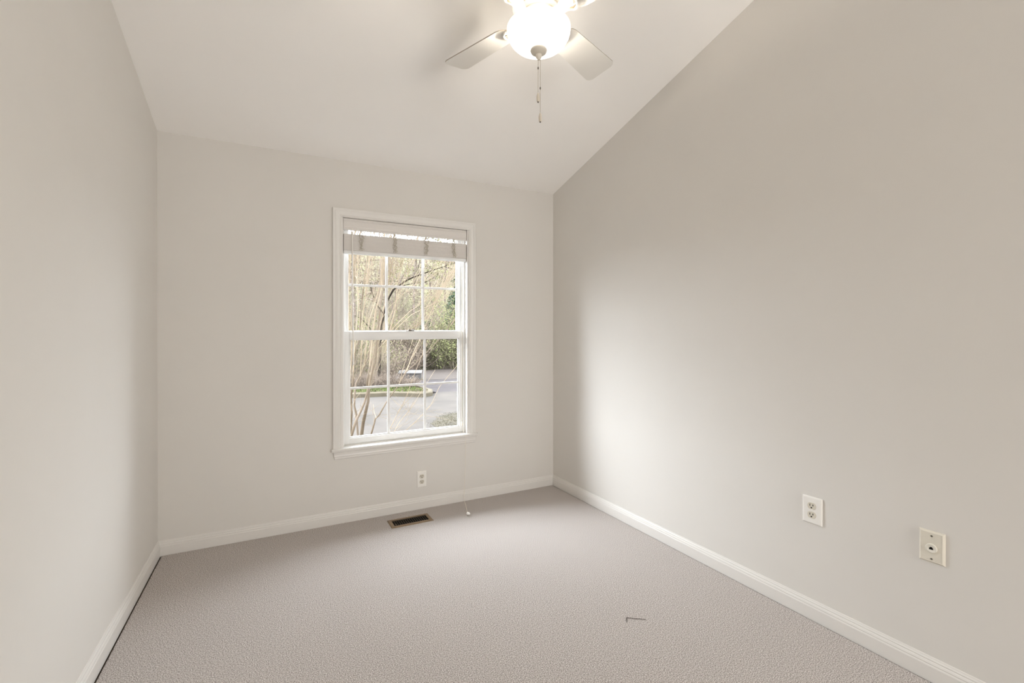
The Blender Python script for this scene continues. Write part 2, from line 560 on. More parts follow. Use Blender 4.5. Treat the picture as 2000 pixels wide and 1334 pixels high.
# lift cord: two strands to a joiner, then one tail over the sill and down to the carpet
mb = MB()
for dx in (-.004, .003):
    mb.tube([(1.262 + dx, D + .030, 1.995), (1.262 + dx, D + .020, 1.90), (1.263 + dx * .7, D + .026, 1.2), (1.264, D + .028, 0.590)], .0012, 5)
mb.tube([(1.264, D + .028, .562), (1.267, D + .022, .535), (1.265, D + .012, .5035), (1.264, D - .034, .5030), (1.264, D - .0385, .495), (1.263, D - .037, .3), (1.258, D - .030, .10), (1.2555, D - .031, .03),
         (1.2545, D - .040, .006), (1.236, D - .11, .0035), (1.2215, D - .160, .0035), (1.189, D - .255, .004), (1.186, D - .268, .009)], [.0014] * 9 + [.0022] * 5, 6)
cord = bpart(mb, 'lift_cord', M_CORD, smooth=60)
mb = MB()
mb.lathe([(0, .592), (.0035, .590), (.005, .580), (.006, .566), (.0045, .560), (0, .559)], 12, (1.264, D + .028, 0))
bpart(mb, 'cord_joiner', M_CORD, cord, 40)
mb = MB()
mb.lathe([(0, -.016), (.007, -.0155), (.0115, -.011), (.0105, .002), (.0065, .012), (.0035, .016), (0, .016)], 16)
mb.warp(lambda v: Matrix.Translation((1.1835, D - .292, .0115)) @ (Matrix.Rotation(-1.45, 4, 'Z') @ Matrix.Rotation(PI / 2 - .12, 4, 'Y')) @ v)
bpart(mb, 'cord_tassel', M_PLATE, cord, 40)

# ------------------------------------------------------------------ outlets and phone jack
def outlet(loc, rz, w_, h_, t_, label):
    """Duplex outlet facing local -y, back on the wall plane."""
    r = empty('wall_outlet', loc, (0, 0, rz))
    tag(r, label, 'outlet', 'duplex wall outlets')
    mb_ = MB()
    a = [(-w_ / 2, -h_ / 2), (w_ / 2, -h_ / 2), (w_ / 2, h_ / 2), (-w_ / 2, h_ / 2)]
    def ring(i, y):
        return [(x * (1 - 2 * i / w_), y, z * (1 - 2 * i / h_)) for x, z in a]
    mb_.loft([ring(0, 0), ring(0, -t_ * .45), ring(.003, -t_ * .9), ring(.006, -t_), ring(.03, -t_)])
    mb_.build('cover_plate', M_PLATE, r)
    for zc_ in (-.0195, .0195):
        mb_ = MB()
        pts = []
        for k in range(28):
            an = 2 * PI * k / 28
            x, z = .0172 * math.cos(an), .0172 * math.sin(an)
            pts.append((x, max(-.0142, min(.0142, z))))
        mb_.loft([[(x, -t_ + .001, zc_ + z) for x, z in pts], [(x, -t_ - .0012, zc_ + z) for x, z in pts], [(x * .94, -t_ - .002, zc_ + z * .94) for x, z in pts]])
        f = mb_.build('receptacle', M_RECEPT, r)
        y1_ = -t_ - .0024
        for nm, x0_, x1_, z0_, z1_ in (('slot', -.0078, -.0048, -.0010, .0085), ('slot', .0048, .0078, .0002, .0080)):
            MB().box((x0_, y1_, zc_ + z0_), (x1_, y1_ + .002, zc_ + z1_), .0004, 1).build(nm, M_SLOT, f)
        mb_ = MB()
        pts = [(.0030 * math.cos(PI + PI * k / 10), .0030 * math.sin(PI + PI * k / 10)) for k in range(11)] + [(.0030, .0025), (-.0030, .0025)]
        mb_.loft([[(x, y1_, zc_ - .0072 + z) for x, z in pts], [(x, y1_ + .002, zc_ - .0072 + z) for x, z in pts]])
        mb_.build('ground_hole', M_SLOT, f)
    mb_ = MB()
    mb_.lathe([(0, .0018), (.0022, .0015), (.0030, 0), (.0030, -.001)], 14)
    mb_.warp(lambda v: Matrix.Translation((0, -t_, 0)) @ Matrix.Rotation(PI / 2, 4, 'X') @ v)
    mb_.build('screw', M_PLATE, r, 40)
    return r
outlet((0.939, YB, 0.211), 0, 0.0685, 0.114, 0.006, 'small white duplex outlet low under the window')
outlet((XR, 1.0975, 0.4715), -PI / 2, 0.079, 0.1165, 0.0085, 'white duplex outlet on the right-hand wall beside the phone jack')

pj = empty('phone_jack', (XR, 0.697, 0.4755), (0, 0, -PI / 2))
tag(pj, 'ivory phone jack plate with one round socket and two screws', 'phone jack')
mb = MB()
w_, h_, t_ = .071, .1125, .009
a = [(-w_ / 2, -h_ / 2), (w_ / 2, -h_ / 2), (w_ / 2, h_ / 2), (-w_ / 2, h_ / 2)]
mb.loft([[(x * (1 - 2 * i / w_), y, z * (1 - 2 * i / h_)) for x, z in a] for i, y in ((0, 0), (0, -.003), (.0045, -.0075), (.006, -.0085), (.0065, -.0078), (.028, -.0078))])
mb.build('cover_plate', M_IVORY, pj)
mb = MB()
mb.lathe([(.0165, -.001), (.0165, .0025), (.0150, .0040), (.0120, .0042), (.0105, .0034), (0, .0034)], 32)
mb.warp(lambda v: Matrix.Translation((0, -.0078, -.004)) @ Matrix.Rotation(PI / 2, 4, 'X') @ v)
jr = mb.build('jack_ring', M_IVORY2, pj, 30)
mb = MB()
jp = [(-.0052, -.004), (.0052, -.004), (.0052, .001), (.003, .003), (.003, .005), (-.003, .005), (-.003, .003), (-.0052, .001)]
mb.loft([[(x, -.0078 - .0038, -.004 + z) for x, z in jp], [(x, -.0078 - .001, -.004 + z) for x, z in jp]])
mb.build('jack_socket', M_BLACK, jr)
for z in (-.0425, .039):
    mb = MB()
    mb.lathe([(0, .0012), (.0026, .0010), (.0034, 0), (.0034, -.001)], 16)
    mb.box((-.0028, -.0005, .0008), (.0028, .0005, .0014))
    mb.warp(lambda v: Matrix.Translation((0, -.0078, z)) @ Matrix.Rotation(PI / 2, 4, 'X') @ v)
    mb.build('screw', M_STEEL, pj, 40)

# ------------------------------------------------------------------ floor register
fr = empty('floor_register', (0.806, 2.961, 0.0))
tag(fr, 'brown metal floor register with dark slots in the carpet below the window', 'floor vent')
fr.rotation_euler = (0, 0, 0.004)
mb = MB()
hx, hy, ix, iy = .140, .069, .116, .045
def rr(hx_, hy_, z):
    return [(-hx_, -hy_, z), (hx_, -hy_, z), (hx_, hy_, z), (-hx_, hy_, z)]
mb.loft([rr(hx, hy, 0), rr(hx, hy, .0015), rr(hx - .006, hy - .006, .005), rr(ix + .004, iy + .004, .005), rr(ix, iy, .0042), rr(ix, iy, .0006)], caps=False)
mb.build('frame', M_BRONZE, fr)
mb = MB()
mb.box((-ix - .001, -iy - .001, .0003), (ix + .001, iy + .001, .0009))
mb.build('duct_opening', M_BLACK, fr)
mb = MB()
for k in range(15):
    x = -ix + (k + 1) * 2 * ix / 16
    mb.box((x - .0016, -iy, .0008), (x + .0016, iy - .010, .0032), .0005, 1)
mb.box((-ix, iy - .012, .0010), (ix, iy - .007, .0046), .0005, 1)
for k in range(31):
    x = -ix + (k + 1) * 2 * ix / 32
    mb.box((x - .0013, iy - .008, .0008), (x + .0013, iy, .0036))
mb.build('louvers', M_LOUVER, fr)
mb = MB()
mb.box((-.108, -.036, .0048), (-.100, -.026, .0075), .001)
mb.build('damper_lever', M_BRONZE, fr)

# dark thread lying in the pile
mb = MB()
mb.tube([(1.3335, 1.4555, .0010), (1.344, 1.467, .0022), (1.3535, 1.4775, .0026), (1.355, 1.4775, .0026), (1.372, 1.4645, .0024), (1.388, 1.4525, .0014), (1.405, 1.441, .0024), (1.421, 1.4295, .0016)], [.0006, .0011, .0013, .0013, .0011, .0010, .0010, .0006], 5)
tag(mb.build('loose_thread', M_THREAD, None, 60), 'thin dark L-shaped thread lying in the carpet', 'thread')

# ------------------------------------------------------------------ ceiling fan
FS = 0.957                                 # overall size of the fan
FZ = 1.2106 + (2.5909 - 1.2106) * FS
FX, FY = 0.9951 * FS, 1.625 * FS
fan = empty('ceiling_fan', (FX, FY, FZ))
tag(fan, 'white four-blade ceiling fan with a lit glass bowl and two pull chains', 'ceiling fan')
def fp(mb_, name, material, parent=None, smooth=None):
    mb_.warp(lambda v: v * FS)
    return mb_.build(name, material, parent or fan, smooth)
ztop = (zc(FX, FY) - FZ) / FS
# canopy against the sloped ceiling, short stem
mb = MB()
n = 40
rings = []
for r, dz in ((.074, 0.0), (.074, -.012), (.070, -.030), (.052, -.052), (.030, -.062)):
    rings.append([(r * math.cos(2 * PI * k / n), r * math.sin(2 * PI * k / n), ztop + dz - SLOPE * r * math.sin(2 * PI * k / n) * max(0, 1 + dz / .062)) for k in range(n)])
mb.loft(rings)
fp(mb, 'canopy', M_FAN, None, 40)
mb = MB()
mb.lathe([(.0125, ztop - .03), (.0125, .118)], 20)
fp(mb, 'downrod', M_FAN, None, 40)
# motor housing with banded lower ring
mb = MB()
mb.lathe([(0, .128), (.022, .128), (.030, .120), (.062, .116), (.098, .104), (.112, .086), (.114, .060), (.108, .046), (.112, .042), (.112, .034), (.104, .028), (.092, .022), (.090, .014), (.076, .006), (.060, .004), (0, .004)], 56)
mh = fp(mb, 'motor_housing', M_FAN, None, 30)
# switch housing under the blades, with two dark reveal lines
mb = MB()
mb.lathe([(0, .006), (.070, .006), (.074, .000), (.074, -.010), (.070, -.012), (.070, -.015), (.075, -.017), (.075, -.032), (.066, -.038), (.058, -.040), (.058, -.0425), (.055, -.0435), (.050, -.046), (.050, -.050), (0, -.050)], 48)
sh = fp(mb, 'switch_housing', M_FAN, None, 30)
mb = MB()
mb.lathe([(.0703, -.0118), (.0715, -.0128), (.0715, -.0142), (.0703, -.0152)], 48)
fp(mb, 'reveal_line', M_FANDARK, sh, 30)
# glass bowl: an open shell with a real wall, lit from inside
zr = -.056
outer = [(.1345, zr), (.1350, zr - .006), (.1335, zr - .018), (.1290, zr - .033), (.1200, zr - .049), (.1050, zr - .064), (.0850, zr - .076), (.0600, zr - .0845), (.0300, zr - .0885), (.008, zr - .0895)]
inner = [(r - .004 if r > .02 else r, z + .004) for r, z in reversed(outer)]
inner[-1] = (.1305, zr)
mb = MB()
mb.lathe(outer + inner + [outer[0]], 64)
fp(mb, 'glass_bowl', M_BOWL, None, 50)
# fitter pan holding the bowl from the centre; widened to block upward bulb light
mb = MB()
mb.lathe([(.050, -.044), (.056, -.050), (.062, -.0515), (.086, -.0530), (.088, -.0545), (.086, -.0560), (.006, -.0565), (.006, zr - .098)], 40)
fp(mb, 'light_fitter', M_FAN, None, 30)
mb = MB()
mb.lathe([(0, zr - .0865), (.034, zr - .0880), (.0355, zr - .0920), (.033, zr - .0985), (.020, zr - .1060), (.0125, zr - .1085), (.0125, zr - .1190), (.0095, zr - .1235), (.0055, zr - .1275), (.0050, zr - .1310), (0, zr - .1315)], 28)
fin = fp(mb, 'finial', M_FINIAL, None, 40)
# two bulbs inside the bowl (their light is the lamp's own)
for k, a in enumerate((0.9, 0.9 + PI)):
    c = Vector((.052 * math.cos(a), .052 * math.sin(a), zr - .022))
    ld = bpy.data.lights.new('bulb_light', 'POINT')
    ld.energy = LAMP
    ld.color = (1.0, 0.91, 0.79)
    ld.shadow_soft_size = 0.026
    lo = bpy.data.objects.new('bulb_light', ld)
    COL.objects.link(lo)
    lo.parent = fan
    lo.location = c * FS

# pull chains
def chain(x, y, z0, z1, bead_z, name):
    mb_ = MB()
    n_ = int((z0 - z1) / .0046)
    for i in range(n_ + 1):
        z = z0 - (z0 - z1) * i / n_
        r = .00165
        mb_.lathe([(0, r), (r * .8, r * .6), (r, 0), (r * .8, -r * .6), (0, -r)], 6, (x, y, z))
    mb_.tube([(x, y, z0), (x, y, z1)], .0007, 5)
    ch = fp(mb_, 'pull_chain', M_CHAIN, None, 60)
    mb_ = MB()
    mb_.lathe([(0, .006), (.002, .005), (.0032, 0), (.002, -.005), (0, -.006)], 10, (x, y, bead_z))
    fp(mb_, 'chain_coupling', M_HINGE, ch, 40)
    mb_ = MB()
    mb_.lathe([(0, .001), (.0025, 0), (.0045, -.004), (.0066, -.014), (.0070, -.022), (.0062, -.034), (.0048, -.037), (0, -.037)], 16, (x, y, z1))
    fp(mb_, 'pull_knob', M_PULL, ch, 40)
    mb_ = MB()
    mb_.lathe([(0, .002), (.0030, .001), (.0032, -.002), (.002, -.004), (0, -.0045)], 10, (x, y, z1 - .0375))
    fp(mb_, 'knob_tip', M_HINGE, ch, 40)
chain(-.002, .001, zr - .130, -.3275, -.222, 'short')
chain(.0055, -.004, zr - .108, -.4125, -.308, 'long')

# blades on scrolled irons
PITCH = -0.2246
AZ0 = 0.3677
def blade_outline():
    r0, r1, w0, w1 = .150, .533, .128, .1564
    pts = []
    rc = .030
    for k in range(9):                       # rounded root
        a = PI / 2 + PI * k / 8
        pts.append((r0 + .045 + .045 * math.cos(a), w0 / 2 * math.sin(a)))
    for k in range(7):
        a = -PI / 2 + PI / 2 * k / 6
        pts.append((r1 - rc + rc * math.cos(a), -w1 / 2 + rc + rc * math.sin(a)))
    for k in range(7):
        a = PI / 2 * k / 6
        pts.append((r1 - rc + rc * math.cos(a), w1 / 2 - rc + rc * math.sin(a)))
    return pts
BO = blade_outline()
def make_blade(az):
    R = Matrix.Rotation(az, 4, 'Z') @ Matrix.Rotation(PITCH, 4, 'X')
    mb_ = MB()
    mb_.loft([[(x, y, -.0023) for x, y in BO], [(x, y, .0023) for x, y in BO]])
    b_ = fp(mb_.warp(lambda v: R @ v), 'blade', M_BLADE)
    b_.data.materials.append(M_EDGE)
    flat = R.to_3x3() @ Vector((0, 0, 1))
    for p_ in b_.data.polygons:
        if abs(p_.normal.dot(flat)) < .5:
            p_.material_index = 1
    # iron: arm from the motor, opening into a rounded scroll plate under the blade
    mb_ = MB()
    sc = []
    for x, hw in ((.066, .024), (.090, .022), (.114, .021), (.136, .026), (.150, .034), (.168, .044), (.186, .042), (.200, .030), (.207, .014)):
        sc.append((x, hw))
    top = [(x, hw) for x, hw in sc] + [(x, -hw) for x, hw in reversed(sc)]
    def zoff(x):
        if x < .09:
            return -.022 - (x - .066) * .42
        if x < .15:
            t_ = (x - .09) / .06
            return -.032 + .0245 * t_ * t_ * (3 - 2 * t_)
        return -.0075
    mb_.loft([[(x, y, zoff(x) - .004) for x, y in top], [(x, y, zoff(x) + .0035) for x, y in top]])
    # raised rim and ribs of the casting
    for sgn in (-1, 1):
        mb_.tube([(.070, sgn * .021, -.026), (.092, sgn * .019, -.036), (.114, sgn * .018, -.031), (.136, sgn * .024, -.018), (.154, sgn * .036, -.013), (.172, sgn * .043, -.013), (.190, sgn * .038, -.013), (.203, sgn * .022, -.013), (.206, 0, -.013)], .0042, 8)
        mb_.tube([(.136, sgn * .006, -.012), (.152, sgn * .016, -.014), (.170, sgn * .020, -.014), (.184, sgn * .014, -.014), (.190, 0, -.014)], .0035, 8)
    def shorten(v):
        return Vector((v.x if v.x < .12 else .12 + (v.x - .12) * .74, v.y, v.z - .004))
    i_ = fp(mb_.warp(lambda v: R @ shorten(v)), 'blade_iron', M_FAN, b_, 40)
    for sgn in (-1, 1):
        mb_ = MB()
        mb_.tube([(.150, sgn * .026, -.0118), (.170, sgn * .032, -.0118), (.188, sgn * .027, -.0118)], [.0015, .004, .0015], 6)
        fp(mb_.warp(lambda v: R @ shorten(v)), 'iron_recess', M_FANDARK, b_, 40)
    return b_
for k in range(4):
    make_blade(AZ0 + k * PI / 2)

# ================================================================== outside the window
ZG = -0.45
M_ASPH = noise_mat('old_asphalt', [(0.3, (0.0319, 0.0282, 0.0247)), (0.55, (0.0417, 0.0366, 0.0321)), (0.75, (0.0481, 0.0418, 0.0360))], 1.3, 0.9, 0.1, detail=8)
M_STREET = noise_mat('street_asphalt', [(0.3, (0.0225, 0.0194, 0.0197)), (0.7, (0.0366, 0.0313, 0.0305))], 1.0, 0.9, 0.1, detail=8)
M_ROAD2 = noise_mat('pale_concrete', [(0.3, (0.0347, 0.0285, 0.0246)), (0.7, (0.0462, 0.0387, 0.0343))], 1.0, 0.9, 0.1, detail=8)
M_EARTH = noise_mat('leaf_litter_ground', [(0.3, (0.0178, 0.0139, 0.0088)), (0.5, (0.0405, 0.0324, 0.0211)), (0.72, (0.0608, 0.0535, 0.0292))], 2.2, 0.95, 0.05, detail=10)
M_CURB = noise_mat('curb_concrete', [(0.3, (0.0497, 0.0415, 0.0296)), (0.7, (0.0644, 0.0551, 0.0387))], 3.0, 0.9, 0.1)
M_GRASS = noise_mat('grass_green', [(0.3, (0.0397, 0.0536, 0.0168)), (0.7, (0.0727, 0.0836, 0.0293))], 3.0, 0.9, 0.1)
M_DRYG = noise_mat('dry_grass', [(0.3, (0.0258, 0.0225, 0.0110)), (0.7, (0.0398, 0.0351, 0.0199))], 3.0, 0.9, 0.1)
M_VERGE = noise_mat('worn_verge', [(0.30, (0.0300, 0.0270, 0.0200)), (0.5, (0.0400, 0.0350, 0.0260)), (0.7, (0.0420, 0.0375, 0.0330))], 2.2, 0.95, 0.05, detail=12, grain=0.65)
M_HILL = noise_mat('wooded_hillside', [(0.30, (0.0266, 0.0230, 0.0162)), (0.45, (0.0709, 0.0636, 0.0420)), (0.60, (0.1033, 0.0993, 0.0550)), (0.75, (0.1299, 0.1241, 0.0841))], 2.6, 0.95, 0.05, detail=14, grain=0.72)
M_BARK = noise_mat('crape_bark', [(0.3, (0.0437, 0.0300, 0.0173)), (0.5, (0.0766, 0.0584, 0.0406)), (0.7, (0.1058, 0.0828, 0.0636))], 9.0, 0.8, 0.1, stretch=(1, 1, 0.25))
M_SHOOT = noise_mat('tan_shoot_bark', [(0.3, (0.1113, 0.0831, 0.0519)), (0.7, (0.1755, 0.1393, 0.1017))], 6.0, 0.8, 0.1, stretch=(1, 1, 0.3))
M_WOOD1 = noise_mat('grey_tan_bark', [(0.3, (0.0686, 0.0531, 0.0413)), (0.7, (0.1599, 0.1299, 0.1084))], 4.0, 0.9, 0.05)
M_WOOD2 = noise_mat('dark_bark', [(0.3, (0.0054, 0.0040, 0.0027)), (0.7, (0.0135, 0.0103, 0.0067))], 4.0, 0.9, 0.05)
M_LEAF1 = noise_mat('olive_buds', [(0.3, (0.0839, 0.0871, 0.0317)), (0.5, (0.1230, 0.1272, 0.0520)), (0.7, (0.1589, 0.1612, 0.0809))], 2.0, 0.8, 0.1)
M_LEAF2 = noise_mat('tan_old_leaves', [(0.3, (0.0913, 0.0685, 0.0469)), (0.7, (0.1673, 0.1342, 0.1004))], 2.0, 0.8, 0.1)
M_LEAF3 = noise_mat('spring_green', [(0.3, (0.1043, 0.1232, 0.0444)), (0.7, (0.1911, 0.1895, 0.0945))], 2.0, 0.8, 0.1)
M_PINE = noise_mat('blue_green_needles', [(0.3, (0.0386, 0.0601, 0.0347)), (0.7, (0.1018, 0.1233, 0.0821))], 2.0, 0.8, 0.1)
M_BLOS = mat('pale_blossom', (0.0720, 0.0585, 0.0608), 0.8, 0.1)
M_UTIL = mat('utility_grey', (0.0428, 0.0387, 0.0356), 0.6, 0.3)

def at(px, py, Y):
    """Where the sight line through a point of the photograph meets the plane y = Y."""
    f, yaw, pit = 871.67, 0.48985, -0.00248
    x, u = (px - 1000) / f, -(py - 667) / f
    fx, up = math.cos(pit) - u * math.sin(pit), math.sin(pit) + u * math.cos(pit)
    dx, dy = fx * math.sin(yaw) + x * math.cos(yaw), fx * math.cos(yaw) - x * math.sin(yaw)
    t = Y / dy
    return Vector((dx * t, Y, 1.2106 + up * t))

def slab(name, poly, z0, z1, material):
    o = MB().loft([[(x, y, z0) for x, y in poly], [(x, y, z1) for x, y in poly]]).build(name, material)
    o['kind'] = 'structure'
    return o
slab('ground', [(-60, YB + T + .02), (70, YB + T + .02), (70, 120), (-60, 120)], ZG - .4, ZG - .06, M_EARTH)
slab('pavement_driveway', [(-30, 4.6), (40, 4.6), (40, 13.6), (4.6, 13.75), (3.9, 12.66), (3.0, 13.38), (2.0, 13.52), (-30, 13.6)], ZG - .07, ZG, M_ASPH)
slab('terrain_verge', [(2.5, 4.62), (12, 4.62), (12, 9.0), (7.5, 9.35), (5.2, 9.55), (4.3, 9.5), (3.75, 9.62), (3.4, 9.5), (3.1, 9.25), (2.95, 8.9), (2.75, 8.6), (2.72, 8.0), (2.55, 7.2)], ZG - .01, ZG + .006, M_VERGE)
slab('road_street', [(4.62, 13.75), (40, 13.6), (40, 18.2), (5.0, 18.2), (4.4, 15.3)], ZG - .07, ZG - .005, M_STREET)
slab('road_beyond', [(3.5, 18.25), (40, 18.25), (40, 24.5), (8.3, 24.8), (5.2, 22.0)], ZG - .07, ZG, M_ROAD2)
# curb round the nose of the planted island
cp_ = [(-20, 13.62), (0, 13.6), (2.02, 13.56), (3.02, 13.42), (3.55, 13.02), (3.88, 12.72), (4.2, 12.95), (4.42, 13.6), (4.40, 14.4), (4.3, 15.2)]
mb = MB()
for dz, off in ((0, 0),):
    rings = []
    for i, (x, y) in enumerate(cp_):
        a, b = cp_[max(i - 1, 0)], cp_[min(i + 1, len(cp_) - 1)]
        d = Vector((b[0] - a[0], b[1] - a[1], 0)).normalized()
        nrm = Vector((-d.y, d.x, 0))
        c = Vector((x, y, 0))
        rings.append([c + Vector((0, 0, ZG - .06)), c + Vector((0, 0, ZG + .10)), c + nrm * .04 + Vector((0, 0, ZG + .13)), c + nrm * .15 + Vector((0, 0, ZG + .13)), c + nrm * .15 + Vector((0, 0, ZG - .06))])
    mb.loft(rings)
o = mb.build('curb', M_CURB)
o['kind'] = 'structure'
slab('terrain_island', [(-20, 13.75), (2.02, 13.70), (3.05, 13.56), (3.6, 13.18), (3.9, 12.9), (4.1, 13.05), (4.28, 13.6), (4.25, 14.4), (4.15, 15.3), (3.4, 18.2), (-20, 18.2)], ZG - .06, ZG + .10, M_EARTH)
# hillside of the woods
mb = MB()
random.seed(21)
rows = []
for j in range(15):
    row = []
    y = 25.2 + j * 3.0
    for i in range(31):
        x = -14 + i * 1.6
        z = ZG - .05 + max(0, j - .3) ** 1.12 * 0.82 + (random.uniform(-.35, .35) if 0 < j else 0)
        row.append((x, y + (random.uniform(-.5, .5) if 0 < j < 14 else 0), z))
    rows.append(row)
mb.loft(rows, closed_ring=False, caps=False)
o = mb.build('hill', M_HILL)
o['kind'] = 'structure'
def hill_z(y):
    j = (y - 25.2) / 3.0
    return ZG - .06 + max(0, j - .3) ** 1.12 * 0.82

def rnd_unit():
    while True:
        v = Vector((random.uniform(-1, 1), random.uniform(-1, 1), random.uniform(-1, 1)))
        if .05 < v.length < 1:
            return v.normalized()

def wander(p, d, L, n_, wob, lift=0.0):
    pts = [Vector(p)]
    d = Vector(d).normalized()
    for _ in range(n_):
        d = (d + rnd_unit() * wob + Vector((0, 0, lift))).normalized()
        pts.append(pts[-1] + d * (L / n_))
    return pts

def grow(mb_, p, d, L, r, depth, tips, wob=.16, kids=(4, 6), spread=.75, lift=.05):
    n_ = 5 if depth else 4
    pts = wander(p, d, L, n_, wob, lift)
    mb_.tube(pts, [r * (1 - .75 * i / n_) for i in range(n_ + 1)], 5 if depth > 1 else 3, False)
    if depth == 0:
        tips.append(pts)
        return
    for _ in range(random.randint(*kids)):
        t = random.uniform(.28, 1.0)
        i = min(int(t * n_), n_ - 1)
        q = pts[i].lerp(pts[i + 1], t * n_ - i)
        dd = (pts[i + 1] - pts[i]).normalized()
        nd = (dd * (1 - spread * .5) + rnd_unit() * spread).normalized()
        grow(mb_, q, nd, L * random.uniform(.38, .6), r * .45, depth - 1, tips, wob * 1.15, kids, spread, lift)

def leaves_on(mb_, tips, per, size):
    for pts in tips:
        for _ in range(per):
            i = random.randrange(len(pts) - 1)
            c = pts[i].lerp(pts[i + 1], random.random()) + rnd_unit() * size * .8
            u = rnd_unit() * size * random.uniform(.5, 1.0)
            v = u.cross(rnd_unit())
            v = v.normalized() * u.length * .45 if v.length > 1e-6 else Vector((0, 0, size))
            mb_.leaf(c, u, v)

def tree(name, cat, label, group, x, y, z, h, r, wood, leaf, per, size, seed, kids=(4, 6), spread=.75, lean=(0, 0), depth=3, leafname='foliage'):
    random.seed(seed)
    root = empty(name, (x, y, z))
    tag(root, label, cat, group)
    mb_ = MB()
    tips = []
    grow(mb_, (0, 0, -.15), (lean[0], lean[1], 1), h, r, depth, tips, .09, kids, spread, .03)
    mb_.build('branches', wood, root, 60)
    if per:
        mb_ = MB()
        leaves_on(mb_, tips, per, size)
        mb_.build(leafname, leaf, root)
    return root

# --- the bare multi-stemmed shrub right outside the glass
random.seed(5)
sh_ = empty('shrub', (0.84, 4.9, ZG - .06))
tag(sh_, 'bare multi-stemmed shrub with tan upright stems right outside the window', 'shrub')
OFF = Vector((0.84, 4.9, ZG - .06))
def pxm(Y):
    return Y * 0.00111
STEMS = [
    (4.85, .05, [(686.3, 852), (692.4, 831), (696.7, 819), (704.4, 803.6), (712, 786), (721, 754), (728, 722), (734, 700), (736, 662), (742, 610), (749, 560), (757, 500), (766, 440)], 2.7, .8, True),
    (5.05, -.04, [(684.5, 852), (685.5, 831), (687, 805), (685.5, 771), (689, 754), (690, 722), (693, 692), (701, 662), (706, 600), (712, 540), (722, 470)], 2.3, .7, True),
    (5.15, .10, [(699, 850), (696, 810), (692, 793), (693, 766), (695, 749), (706, 730), (718, 700), (725, 662), (733, 610), (743, 560), (752, 520), (772, 450)], 2.2, .7, True),
    (4.95, .0, [(706, 850), (709, 827), (714, 805), (719, 784), (720, 767), (721, 756), (722, 744), (722.8, 731)], 3.4, 2.0, True),
    (5.00, .08, [(719, 775), (717, 748), (721, 722), (730, 692), (737, 662), (741, 620), (747, 570), (757, 520), (765, 460)], 2.0, .7, False),
    (4.80, .12, [(725, 848), (731, 827), (733, 818), (741, 810), (755, 785), (762, 775), (778, 753), (794, 725.5), (812, 710), (826, 695), (847, 675), (862, 658), (885, 630), (912, 600)], 1.7, .5, True),
    (4.90, .10, [(794, 725.5), (802, 703), (810, 683), (821, 661), (833, 630), (850, 590), (872, 545), (890, 515)], .9, .45, False),
    (4.75, .15, [(735, 817), (731, 806), (729, 790)], .7, .4, False),
    (4.70, .10, [(752, 860), (761, 839), (775, 810), (789, 785.5), (797, 766), (808, 735), (822, 700)], .75, .4, True),
    (4.65, .14, [(766, 850), (780, 825), (798, 803), (809, 787), (826, 760), (850, 722)], .65, .35, True),
    (4.60, .16, [(775, 856), (791, 842), (810, 825), (826, 809), (842, 790), (858, 756), (876, 734), (905, 700)], .75, .35, True),
    (4.95, .06, [(690, 726), (692, 690), (696, 644), (699, 600), (697, 560), (700, 500), (704, 450)], 1.1, .6, False),
    (5.05, .05, [(704, 735), (706, 690), (708, 614), (713, 587), (716, 560), (720, 510), (724, 460)], 1.0, .5, False),
    (5.10, .08, [(712, 716), (719, 642), (722, 625), (734, 587), (745, 548), (758, 500)], .9, .45, False),
    (4.90, .05, [(722, 715), (729, 643), (734, 607), (743, 573), (746, 555), (750, 505), (756, 450)], 1.2, .6, False),
    (4.95, .07, [(735, 690), (741, 643), (747, 617), (751, 597), (757, 555), (768, 505)], 1.1, .5, False),
    (5.00, .12, [(752, 690), (762, 644), (771, 607), (774, 588), (777, 550), (784, 505)], .8, .4, False),
    (4.85, .16, [(745, 668), (765, 644), (780, 628), (802, 607), (822, 594), (848, 580), (864, 569)], .9, .4, False),
    (4.80, .18, [(748, 672), (780, 636), (803, 615), (820, 606), (850, 592), (868, 584), (884, 574)], .8, .4, False),
    (5.10, .14, [(730, 690), (752, 668), (770, 655), (790, 648), (812, 640), (840, 618)], .7, .35, False),
    (5.20, .05, [(681, 760), (680, 700), (682, 640), (681, 570), (685, 500), (686, 440)], 1.2, .7, False),
    (5.25, .04, [(684, 740), (687, 690), (686, 620), (690, 560), (691, 490), (694, 440)], 1.1, .6, False),
    (5.15, .10, [(718, 690), (752, 640), (770, 600), (786, 560), (800, 530), (816, 495)], .7, .4, False),
    (5.05, .10, [(735, 640), (760, 600), (790, 572), (812, 556), (840, 545)], .6, .3, False),
]
POOL = []
for Y, dy, pp, r0, r1, base in STEMS:
    pts = []
    n_ = len(pp)
    for i, (px, py) in enumerate(pp):
        yy = Y + dy * 6 * i / n_ * .5 + random.uniform(-.012, .012)
        pts.append(at(px, py, yy))
    rad = [pxm(Y) * (r0 + (r1 - r0) * i / (n_ - 1)) for i in range(n_)]
    if base:
        b0 = pts[0].copy()
        pts.insert(0, Vector((b0.x * .45 + .84 * .55, b0.y * .5 + 4.9 * .5, ZG - .06)))
        rad.insert(0, rad[0] * 1.15)
    mb = MB()
    mb.tube([p - OFF for p in pts], rad, 8)
    POOL.append(pts)
    mb.build('stem', M_BARK if r0 > 1.5 else M_SHOOT, sh_, 60)
mb = MB()
